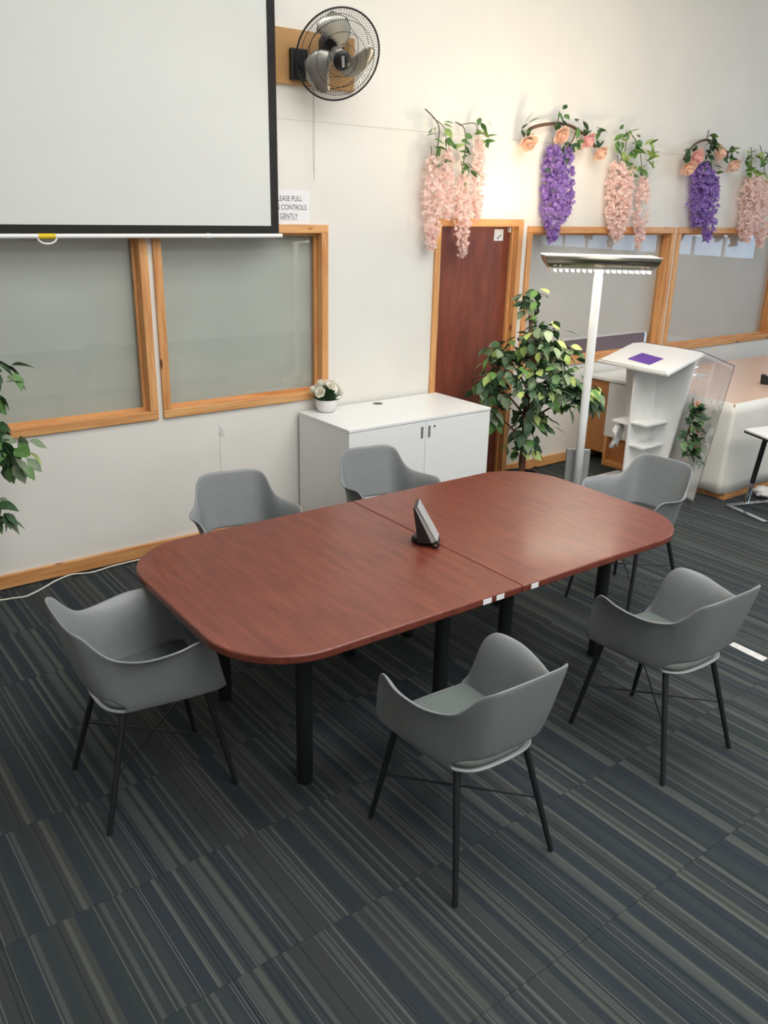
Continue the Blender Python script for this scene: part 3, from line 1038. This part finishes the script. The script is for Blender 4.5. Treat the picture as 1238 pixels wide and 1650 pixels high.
ficus('leafy green ficus tree under the window by the trailing cable', (0.62, -0.52, 0),
      [(0, 0, 0.15), (0.01, 0, 0.5), (-0.01, 0.01, 0.9), (0.0, 0, 1.3), (0.0, 0.0, 1.6)],
      [((0.26, -0.05, 1.33), 0.15, 0.11, 2), ((0.28, -0.04, 0.98), 0.15, 0.12, 4), ((0.17, -0.02, 0.66), 0.13, 0.10, 2), ((-0.2, 0, 1.1), 0.24, 0.3, 4), ((0, -0.05, 1.5), 0.2, 0.2, 3)],
      130, 33, 1.6)

# ------------------------------------------------------------------ projection screen, fan, paper notice
T = thing('projection_screen', 'large white pull-down projection screen with a black border', 'projection screen', (1.45, -0.085, 1.93))
sx0, sx1, sz0, sz1 = 0.02 - 1.45, 2.767 - 1.45, 1.951 - 1.93, 3.85 - 1.93
bw = 0.054
B(sx0, sx1, -0.001, 0.001, sz0, sz1).build('fabric', M['screen'], T)
B(sx0, sx1, -0.0022, -0.0011, sz0, sz0 + bw * 0.82).build('border', M['screen_edge'], T)
B(sx1 - bw, sx1, -0.0022, -0.0011, sz0 + bw * 0.82, sz1).build('border', M['screen_edge'], T)
B(sx0, sx0 + bw, -0.0022, -0.0011, sz0 + bw * 0.82, sz1).build('border', M['screen_edge'], T)
auto_smooth(MB().tube([(sx0 - 0.02, 0, 0.008), (sx1 + 0.02, 0, 0.008)], 0.0125, 14).build('bottom_bar', M['white_paint'], T), 40)
auto_smooth(MB().tube([(sx1 - 0.49, 0, 0.008), (sx1 - 0.46, 0, 0.008)], 0.0145, 14).build('bar_sleeve', M['white_paint'], T), 40)
ring = MB().tube([(-0.075 + 0.048 * math.cos(a), -0.004, 0.0 + 0.03 * math.sin(a)) for a in [PI + PI * k / 14 for k in range(15)]], 0.005, 8)
auto_smooth(ring.build('pull_ring', M['white_paint'], T), 60)
auto_smooth(MB().tube([(-0.118, 0, 0.008), (-0.032, 0, 0.008)], 0.0140, 14).build('yellow_tape', M['yellow'], T), 40)
B(sx0 - 0.05, sx1 + 0.05, -0.05, 0.08, sz1, sz1 + 0.11).build('casing', M['white_paint'], T, bevel=0.01)

# paper notice
T = thing('paper_notice', 'white printed paper notice stuck beside the projection screen', 'notice', (2.905, -0.0005, 2.105))
B(-0.155, 0.14, -0.001, 0.0, -0.10, 0.10).build('sheet', M['paper'], T)
for s, z, x in (('PLEASE PULL', 0.048, 0.0), ('FAN CONTROLS', -0.004, 0.0), ('GENTLY', -0.056, 0.0)):
    cu = bpy.data.curves.new('lettering', 'FONT')
    cu.body = s
    cu.size = 0.044
    cu.align_x = 'CENTER'
    cu.extrude = 0.0002
    cu.materials.append(M['ink'])
    tmp = bpy.data.objects.new('lettering_source', cu)
    me = bpy.data.meshes.new_from_object(tmp)
    bpy.data.objects.remove(tmp)
    o = bpy.data.objects.new('lettering', me)
    COL.objects.link(o)
    o.parent = T
    o.location = (-0.015, -0.0014, z - 0.012)
    o.rotation_euler = (PI / 2, 0, 0)
    o.scale = (0.80, 1, 1)
B(-0.085, 0.055, -0.0014, -0.001, -0.0755, -0.0735).build('underline', M['ink'], T)

# fan on its board
T = thing('fan_mounting_board', 'bare wooden board on the wall behind the fan', 'board', (3.05, 0, 2.94))
B(-0.45, 0.315, -0.028, 0.0, -0.147, 0.147).build('plank', M['ply'], T, bevel=0.002)

FN = Vector((-0.20, -0.86, -0.47)).normalized()
FC = Vector((3.065, -0.29, 2.935))
T = thing('wall_fan', 'metal wall fan with wire cage on a wooden board', 'fan', FC)
q = Vector((0, 0, 1)).rotation_difference(FN).to_matrix().to_4x4()
R_ = 0.252


def fmb(mb):
    return mb.xform(q)


circ = lambda r, z, n=64: [(r * math.cos(2 * PI * k / n), r * math.sin(2 * PI * k / n), z) for k in range(n + 1)]
fmb(MB().tube(circ(R_, 0.0), 0.0055, 8, False)).build('cage_rim', M['black_metal'], T, smooth=True)
for sgn, nm in ((1, 'front_grille'), (-1, 'rear_grille')):
    g = MB()
    zc = 0.075 if sgn > 0 else -0.085
    for k in range(96):
        a = 2 * PI * k / 96
        pts = []
        for j in range(7):
            t = j / 6
            rr = 0.045 + (R_ + 0.004 - 0.045) * t
            z = zc * (1 - t ** 3.2) if t < 0.999 else 0.0
            aa = a + 0.35 * (1 - t)
            pts.append((rr * math.cos(aa), rr * math.sin(aa), z))
        g.tube(pts, 0.0011, 3, False)
    for rr in (0.09, 0.15, 0.205):
        t = (rr - 0.045) / (R_ - 0.041)
        g.tube(circ(rr, zc * (1 - t ** 3.2), 48), 0.0018, 4, False)
    fmb(g).build(nm, M['black_metal'], T)
for k in range(3):
    bl = []
    fs = []
    nA, nR = 9, 7
    for i in range(nR):
        t = i / (nR - 1)
        r = 0.035 + t * 0.188
        span = (0.55 + 0.75 * math.sin(PI * min(t * 0.72 + 0.12, 1.0))) * (1.0 if t < 0.85 else 1.0 - (t - 0.85) * 3.0)
        for j in range(nA):
            u = j / (nA - 1) - 0.5
            a = 2 * PI * k / 3 + 1.02 + t * 0.85 + span * u
            bl.append((r * math.cos(a), r * math.sin(a), -0.012 + 0.055 * u * (0.5 + t * 0.5) - 0.02 * (4 * u * u) * 0.3))
    fs = [(i * nA + j, i * nA + j + 1, (i + 1) * nA + j + 1, (i + 1) * nA + j) for i in range(nR - 1) for j in range(nA - 1)]
    o = fmb(MB().add(bl, fs)).build('blade', M['steel'], T, smooth=True)
    o.modifiers.new('thick', 'SOLIDIFY').thickness = 0.002
auto_smooth(fmb(MB().lathe([(0.042, -0.03), (0.044, 0.02), (0.034, 0.032)], 28)).build('blade_hub', M['steel'], T), 40)
auto_smooth(fmb(MB().lathe([(0.052, 0.066), (0.054, 0.078), (0.046, 0.086), (0.02, 0.089)], 28)).build('front_cap', M['dark_plastic'], T), 40)
fmb(B(-0.008, 0.008, -0.030, 0.030, 0.0885, 0.0905)).build('badge', M['silver_and_sheen'], T)
auto_smooth(fmb(MB().lathe([(0.03, -0.20), (0.062, -0.185), (0.070, -0.12), (0.066, -0.09), (0.04, -0.085)], 24)).build('motor_housing', M['dark_plastic'], T), 40)
rear = q.to_3x3() @ Vector((0, 0, -0.15))
wm = Vector((2.95 - FC.x, -0.05 - FC.y, 2.90 - FC.z))
MB().tube(catmull([rear, rear.lerp(wm, 0.5) + Vector((-0.03, 0, -0.05)), wm], 5), 0.024, 12).build('bracket_arm', M['dark_plastic'], T, smooth=True)
MB().box(wm.x - 0.06, wm.x + 0.06, -0.06 - FC.y, -0.028 - FC.y, wm.z - 0.085, wm.z + 0.085).build('wall_bracket', M['dark_plastic'], T, bevel=0.008)
cx = 3.043 - FC.x
MB().tube([(cx - 0.004, -0.06 - FC.y, 2.80 - FC.z), (cx - 0.004, -0.055 - FC.y, 2.36 - FC.z), (cx + 0.002, -0.055 - FC.y, 2.345 - FC.z), (cx + 0.006, -0.055 - FC.y, 2.37 - FC.z), (cx + 0.002, -0.06 - FC.y, 2.80 - FC.z)], 0.0013, 5).build('pull_cord', M['grey_metal'], T)
MB().tube([(cx + 0.001, -0.055 - FC.y, 2.35 - FC.z), (cx + 0.003, -0.055 - FC.y, 2.28 - FC.z), (cx - 0.004, -0.055 - FC.y, 2.265 - FC.z)], [0.003, 0.0014, 0.0014], 6).build('cord_tail', M['grey_metal'], T)


# ------------------------------------------------------------------ floor lamp
def floor_lamp(loc, rz, label):
    T = thing('floor_lamp', label, 'floor lamp', loc, rz)
    # slender oval pole
    pr = []
    MB().tube([(0, 0, 0.02), (0, 0, 0.70), (0, 0, 1.68), (0, 0, 1.72), (0, 0, 1.76)], [0.030, 0.030, 0.030, 0.026, 0.018], 18).build('pole', M['white_paint'], T, smooth=True)
    MB().box(-0.13, 0.23, -0.16, -0.10, 0, 0.018).box(-0.13, 0.23, 0.10, 0.16, 0, 0.018).box(-0.03, 0.05, -0.10, 0.10, 0, 0.018).build('foot', M['grey_metal'], T, bevel=0.003)
    MB().box(0.045, 0.085, -0.085, 0.085, 0.018, 0.47).build('ballast_box', M['grey_metal'], T, bevel=0.003)
    MB().box(0.02, 0.034, -0.018, 0.018, 0.93, 0.97).build('switch', M['white_paint'], T, bevel=0.003)
    # head: curved trough along local y
    n = 12
    Lh, wd = 0.385, 0.12
    ZT, HB = 1.838, 0.082
    ang = [(-PI / 2 + PI * k / n) for k in range(n + 1)]
    prof = [(wd * math.sin(a), ZT - HB * math.cos(a) ** 0.7 if 0 < k < n else ZT) for k, a in enumerate(ang)]
    inset = [0.045 * max(0.0, math.cos(a)) for a in ang]
    m = len(prof)
    vs = [(x, sg_ * (Lh - inset[k]), z) for sg_ in (-1, 1) for k, (x, z) in enumerate(prof)]
    hd = MB().add(vs, [(k, k + 1, m + k + 1, m + k) for k in range(n) if not 4 <= k <= 7]).build('head_shell', M['lamp_body'], T, smooth=True)
    hd.modifiers.new('thick', 'SOLIDIFY').thickness = 0.004
    for s in (-1, 1):
        pl = [(x, s * (Lh - inset[k]), z) for k, (x, z) in enumerate(prof)]
        ec = MB().add(pl, [tuple(range(m))]).build('end_cap', M['lamp_body'] if s > 0 else M['white_paint'], T)
        ec.modifiers.new('thick', 'SOLIDIFY').thickness = 0.004
    xa, xb = prof[4][0], prof[8][0]
    zb = prof[4][1]
    MB().box(xa - 0.004, xb + 0.004, -0.335, 0.335, zb - 0.002, zb + 0.006).build('louvre_glow', M['lamp_down'], T)
    lv = MB()
    for k in range(18):
        y = -0.335 + 0.67 * k / 17
        lv.box(xa - 0.004, xb + 0.004, y - 0.002, y + 0.002, zb - 0.032, zb - 0.002)
    lv.box(xa - 0.007, xa - 0.004, -0.337, 0.337, zb - 0.012, zb).box(xb + 0.004, xb + 0.007, -0.337, 0.337, zb - 0.012, zb)
    lv.build('louvre', M['white_paint'], T)
    MB().box(-0.095, 0.095, -Lh + 0.05, Lh - 0.05, ZT - 0.036, ZT - 0.031).build('tube_tray', M['white_paint'], T)
    for x in (-0.05, 0.05):
        MB().tube([(x, -Lh + 0.05, ZT - 0.018), (x, Lh - 0.05, ZT - 0.018)], 0.011, 10).build('fluorescent_tube', M['lamp_up'], T, smooth=True)
    MB().box(-wd - 0.003, -wd + 0.002, -Lh, Lh, ZT - 0.004, ZT + 0.005).box(wd - 0.002, wd + 0.003, -Lh, Lh, ZT - 0.004, ZT + 0.005).build('rim_strip', M['white_paint'], T)
    return T


floor_lamp((4.745, -0.975, 0), math.radians(50), 'tall white floor lamp with a long silver head between ficus and lectern')
floor_lamp((4.93, -3.13, 0), math.radians(50), 'tall white floor lamp mirrored in the grey blind window')

# ------------------------------------------------------------------ lectern
T = thing('lectern', 'white lectern with sloping top and clear acrylic shield', 'lectern', (5.65, -0.82, 0))
lo = Vector((5.65, -0.82, 0))


def LQ(x, y, z):
    return Vector((x, y, z)) - lo


tp = MB().slab([LQ(5.41, -1.172, 0.985), LQ(5.93, -1.142, 1.10), LQ(5.905, -0.56, 1.10), LQ(5.86, -0.50, 1.09), LQ(5.43, -0.505, 0.985)], 0.022)
tp.build('reading_top', M['white_lam'], T, bevel=0.003)
MB().slab([LQ(5.412, -1.150, 1.0075), LQ(5.435, -1.150, 1.0125), LQ(5.452, -0.525, 1.0125), LQ(5.43, -0.525, 1.0075)], 0.012).build('front_lip', M['white_lam'], T, bevel=0.002)
MB().slab([LQ(5.505, -0.935, 1.0288), LQ(5.66, -0.945, 1.0632), LQ(5.70, -0.715, 1.0722), LQ(5.545, -0.70, 1.0372)], 0.002).build('purple_card', M['purple_card'], T)
# tee shaped column: fin and front panel
MB().slab([LQ(5.50, -0.81, 0.02), LQ(5.80, -0.81, 0.02), LQ(5.80, -0.81, 1.062), LQ(5.50, -0.81, 0.996)], 0.018).build('fin_panel', M['white_lam'], T, bevel=0.002)
MB().slab([LQ(5.80, -0.985, 0.02), LQ(5.80, -0.64, 0.02), LQ(5.80, -0.50, 1.06), LQ(5.80, -1.15, 1.06)][::-1], 0.018).build('front_panel', M['white_lam'], T, bevel=0.002)
for s, (yw, yn) in enumerate(((-0.975, -0.829), (-0.64, -0.809))):
    MB().slab([LQ(5.51, yw, 0.545), LQ(5.798, yw, 0.545), LQ(5.798, yn, 0.545), LQ(5.51, yn, 0.545)] if s == 0 else [LQ(5.51, yn, 0.525), LQ(5.798, yn, 0.525), LQ(5.798, yw, 0.525), LQ(5.51, yw, 0.525)], 0.018).build('shelf', M['white_lam'], T, bevel=0.002)
MB().slab([LQ(5.52, -0.965, 0.36), LQ(5.798, -0.965, 0.36), LQ(5.798, -0.829, 0.36), LQ(5.52, -0.829, 0.36)], 0.016).build('shelf', M['white_lam'], T, bevel=0.002)
B(5.42 - lo.x, 5.86 - lo.x, -1.14 - lo.y, -0.50 - lo.y, 0.0, 0.018).build('base_plate', M['white_lam'], T, bevel=0.003)
# acrylic shield: front sheet and angled wing
q1, q2, q3, q4 = LQ(5.835, -1.10, 0.02), LQ(5.915, -1.105, 1.12), LQ(5.915, -0.56, 1.12), LQ(5.835, -0.60, 0.02)
MB().slab([q1, q2, q3, q4], 0.005).build('acrylic_sheet', M['acrylic'], T)
w1, w2 = LQ(5.49, -1.476, 0.02), LQ(5.60, -1.575, 1.11)
MB().slab([q1, w1, w2], 0.004).add([], []).build('acrylic_sheet', M['acrylic'], T)
MB().slab([q1, w2, q2], 0.004).build('acrylic_sheet', M['acrylic'], T)
MB().tube([q3, q2, w2], 0.0045, 6).build('acrylic_edge', M['acrylic_edge'], T)
MB().tube([w2, w1], 0.0022, 6).build('acrylic_edge', M['acrylic_edge'], T)
MB().tube([LQ(5.82, -1.10, 1.0), LQ(5.907, -1.09, 1.0)], 0.008, 8).build('standoff', M['chrome'], T)
MB().tube([LQ(5.82, -1.09, 0.94), LQ(5.90, -1.085, 0.94)], 0.008, 8).build('standoff', M['chrome'], T)
# hanging white cloth on the fin
cv, cf = [], []
for j in range(9):
    for i in range(9):
        cv.append(LQ(5.50 + 0.10 * i / 8 + 0.006 * math.sin(j * 1.7), -0.70 + 0.10 * j / 8 * 0.4 + 0.022 * math.sin(i * 1.9 + j * 0.8), 0.52 - 0.20 * j / 8 - 0.02 * math.sin(i * 1.1)))
cf = [(j * 9 + i, j * 9 + i + 1, (j + 1) * 9 + i + 1, (j + 1) * 9 + i) for j in range(8) for i in range(8)]
cw = tag(MB().add(cv, cf).build('hanging_cloth', M['bag'], None, smooth=True), 'crumpled white cloth hanging beside the lectern shelf', 'cloth')
cw.location = lo
cw.modifiers.new('thick', 'SOLIDIFY').thickness = 0.002

# flower spray fixed to the lectern's front
T = thing('flower_spray', 'green leaf and pink rose spray on the front of the lectern', 'artificial flowers', (5.73, -1.205, 0.455))
rg = random.Random(44)
MB().tube([(0, 0.03, -0.08), (0.01, 0.0, 0.1), (0.0, 0.0, 0.34)], 0.006, 6).build('stem', M['brown_stem'], T, smooth=True)
MB().tube(catmull([(0, 0, 0.0), (0.04, -0.05, -0.08), (0.10, -0.08, -0.16)], 4), 0.003, 5).build('stem', M['stem'], T, smooth=True)
for k in range(110):
    z = rg.uniform(-0.12, 0.30)
    wdt = 1.0 if z < 0.18 else 0.55
    p = Vector((rg.uniform(-.03, .08) * wdt, rg.uniform(-.07, .02) * wdt, z))
    leaf_obj(T, LS[rg.choice(('dark', 'dark', 'mid'))], p, (rg.uniform(-.6, .8), rg.uniform(-1, .2), rg.uniform(-.6, .5)), rg.uniform(-1, 1), rg.uniform(0.8, 1.2))
for t in np.linspace(0.2, 1, 10):
    c = Vector((0.10 * t, -0.085 * t, -0.17 * t))
    leaf_obj(T, LS['dark'], c, (rg.choice((-1, 1)) * 0.6, -0.3, -0.4), rg.uniform(-1, 1), 0.8)
for p, m, r in (((0.03, -0.07, 0.10), 'rose_pink', 0.032), ((0.02, -0.06, -0.02), 'peach', 0.026), ((0.04, -0.05, 0.22), 'white_rose', 0.032), ((0.02, -0.03, 0.30), 'peach', 0.026)):
    orient(petal_rose(r, 3), (-.5, -.8, .2), p).build('rose', M[m], T, smooth=True)

# ------------------------------------------------------------------ desks
T = thing('office_desk', 'white topped desk with brown side panel behind the lectern', 'desk', (5.95, -0.35, 0), 0, 'desks pushed together along the wall')
B(-0.03, 0.91, -0.27, 0.32, 0.742, 0.768).build('desk_top', M['white_lam'], T, bevel=0.004)
B(0.0, 0.022, 0.085, 0.31, 0.10, 0.742).build('side_panel', M['brown_panel'], T)
B(-0.016, 0.0, -0.26, 0.10, 0.26, 0.735).build('end_panel', M['white_lam'], T, bevel=0.007, seg=3)
MB().box(-0.02, 0.02, 0.055, 0.083, 0, 0.26).build('leg', M['pine_z'], T)
MB().box(-0.02, 0.02, -0.26, 0.055, 0, 0.045).build('floor_rail', M['pine_y'], T)
MB().box(0.021, 0.03, -0.26, 0.08, 0.045, 0.742).build('inner_panel', M['brown_panel'], T)
MB().box(0.86, 0.90, -0.25, 0.30, 0, 0.742).build('leg', M['pine_z'], T)

T = thing('office_desk', 'beech topped desk wrapped in white sheeting beside the lectern', 'desk', (6.40, -1.03, 0), 0, 'desks pushed together along the wall')
B(-0.47, 0.463, -0.41, 0.405, 0.745, 0.772).build('desk_top', M['beech'], T, bevel=0.003)
MB().box(-0.44, 0.44, -0.43, 0.39, 0.0, 0.062).build('plinth', M['pine_x'], T)
MB().box(-0.44, 0.44, -0.38, 0.37, 0.062, 0.745).build('carcass', M['brown_panel'], T)
# sheeting: left side and camera side with a rounded corner, slightly rippled
pth = [(-0.472, 0.40)] + [(-0.472, 0.40 - 0.78 * k / 12) for k in range(1, 13)] + [(-0.435 - 0.037 * math.cos(a), -0.380 - 0.037 * math.sin(a)) for a in [PI / 2 * k / 6 for k in range(1, 7)]] + [(-0.435 + 0.89 * k / 12, -0.417) for k in range(1, 13)]
sv, sf = [], []
nz = 8
for i, (x, y) in enumerate(pth):
    for j in range(nz + 1):
        z = 0.775 - (0.775 - 0.055) * j / nz
        rp = 0.006 * math.sin(i * 0.9 + j * 0.35) * (j / nz)
        flare = 0.02 * j / nz
        dx = -1 if i < 14 else (-0.6 if i < 19 else 0)
        dy = 0 if i < 14 else (-0.6 if i < 19 else -1)
        sv.append((x + dx * (flare + rp) * 1.0, y + dy * (flare + rp), z))
sf = [(i * (nz + 1) + j, (i + 1) * (nz + 1) + j, (i + 1) * (nz + 1) + j + 1, i * (nz + 1) + j + 1) for i in range(len(pth) - 1) for j in range(nz)]
o = MB().add(sv, sf).build('white_sheeting', M['sheet'], T, smooth=True)
o.modifiers.new('thick', 'SOLIDIFY').thickness = 0.0015

T = thing('office_desk', 'long beech topped desk behind the sheeted desk under the wide window', 'desk', (7.80, -0.86, 0), 0, 'desks pushed together along the wall')
B(-0.933, 0.95, -0.58, 0.58, 0.745, 0.772).build('desk_top', M['beech'], T, bevel=0.003)
MB().box(-0.90, -0.86, -0.56, 0.56, 0, 0.745).build('leg', M['brown_panel'], T)
MB().box(0.86, 0.90, -0.56, 0.56, 0, 0.745).build('leg', M['brown_panel'], T)
MB().box(-0.86, 0.86, 0.50, 0.52, 0.2, 0.745).build('modesty_panel', M['brown_panel'], T)

# black device on the desk
T = thing('tape_dispenser', 'small glossy black dispenser lying on the beech desk tops', 'tape dispenser', (6.90, -1.16, 0.772), math.radians(-60))
pr = [(-0.07, 0), (0.09, 0), (0.09, 0.03), (0.05, 0.035), (0.0, 0.045), (-0.045, 0.085), (-0.075, 0.08)]
MB().slab([(x, -0.03, z) for x, z in pr], -0.06).build('body', M['dark_plastic'], T, bevel=0.008, seg=3)
auto_smooth(MB().tube([(-0.01, -0.032, 0.045), (-0.01, 0.032, 0.045)], 0.028, 18).build('tape_roll', M['dark_plastic'], T), 40)

# ------------------------------------------------------------------ chrome side table
T = thing('laptop_table', 'small white topped side table on a chrome foot', 'side table', (5.95, -1.75, 0))
P0 = Vector((5.85, -1.56, 0)) - Vector((5.95, -1.75, 0))
P1 = Vector((5.75, -1.93, 0)) - Vector((5.95, -1.75, 0))
P2 = Vector((6.30, -1.72, 0)) - Vector((5.95, -1.75, 0))


def bar(a, b, w, h):
    dd = (b - a).normalized()
    nn = Vector((-dd.y, dd.x, 0)) * w / 2
    return [(a + nn), (a - nn), (b - nn), (b + nn)]


MB().prism([(v.x, v.y) for v in bar(P0, P1, 0.045, 0)], 0, 0.014).build('foot_bar', M['chrome'], T, bevel=0.003)
MB().prism([(v.x, v.y) for v in bar(P0 + Vector((0.01, 0, 0)), P2, 0.045, 0)], 0.0005, 0.0145).build('foot_bar', M['chrome'], T, bevel=0.003)
pa, pb = Vector((6.02, -1.612, 0.0)) - Vector((5.95, -1.75, 0)), Vector((5.99, -1.70, 0.62)) - Vector((5.95, -1.75, 0))
auto_smooth(MB().tube([pa, pa.lerp(pb, 0.38)], 0.016, 14).build('lower_post', M['chrome'], T), 40)
auto_smooth(MB().tube([pa.lerp(pb, 0.3), pb], 0.019, 14).build('post', M['black_metal'], T), 40)
tp = [(5.76, -1.64), (5.60, -2.02), (6.08, -2.14), (6.22, -1.73)]
MB().prism([(x - 5.95, y + 1.75) for x, y in tp], 0.632, 0.646).build('table_top', M['white_lam'], T, bevel=0.002)
MB().prism([((x - 5.915) * 0.998 - 0.035, (y + 1.88) * 0.998 - 0.13) for x, y in tp], 0.618, 0.6318).build('top_core', M['black_metal'], T)

bag = MB()
rg = random.Random(9)
bm = bmesh.new()
bmesh.ops.create_icosphere(bm, subdivisions=3, radius=0.07)
for v in bm.verts:
    v.co *= 1 + rg.uniform(-0.22, 0.22)
    v.co.z = max(v.co.z * 0.6 + 0.035, 0)
me = bpy.data.meshes.new('plastic_bag')
bm.to_mesh(me)
bm.free()
o = tag(place('plastic_bag', me, M['bag'], None, smooth=True), 'small crumpled white plastic bag on the floor by the chrome foot', 'bag')
o.location = (6.28, -1.60, 0.0155)

# ------------------------------------------------------------------ floor cable and tape
cp = [(0.55, -0.10), (0.772, -0.121), (0.881, -0.161), (0.941, -0.174), (1.01, -0.191), (1.058, -0.172), (1.118, -0.138), (1.206, -0.078), (1.294, -0.040), (1.34, -0.042), (1.419, -0.072), (1.495, -0.064), (1.566, -0.050), (1.739, -0.046), (2.2, -0.045), (2.9, -0.045)]
cb = MB().tube(catmull([(x, y, 0.005) for x, y in cp], 5), 0.0048, 7)
tag(cb.build('power_cable', M['cable'], None, smooth=True), 'white power cable trailing along the skirting board', 'cable')
tpm = MB().prism([(3.838, -2.822), (3.886, -2.818), (3.876, -3.016), (3.821, -3.018)][::-1], 0.0, 0.0008)
tag(tpm.build('floor_tape', M['tape']), 'short strip of silver tape stuck on the carpet', 'tape')
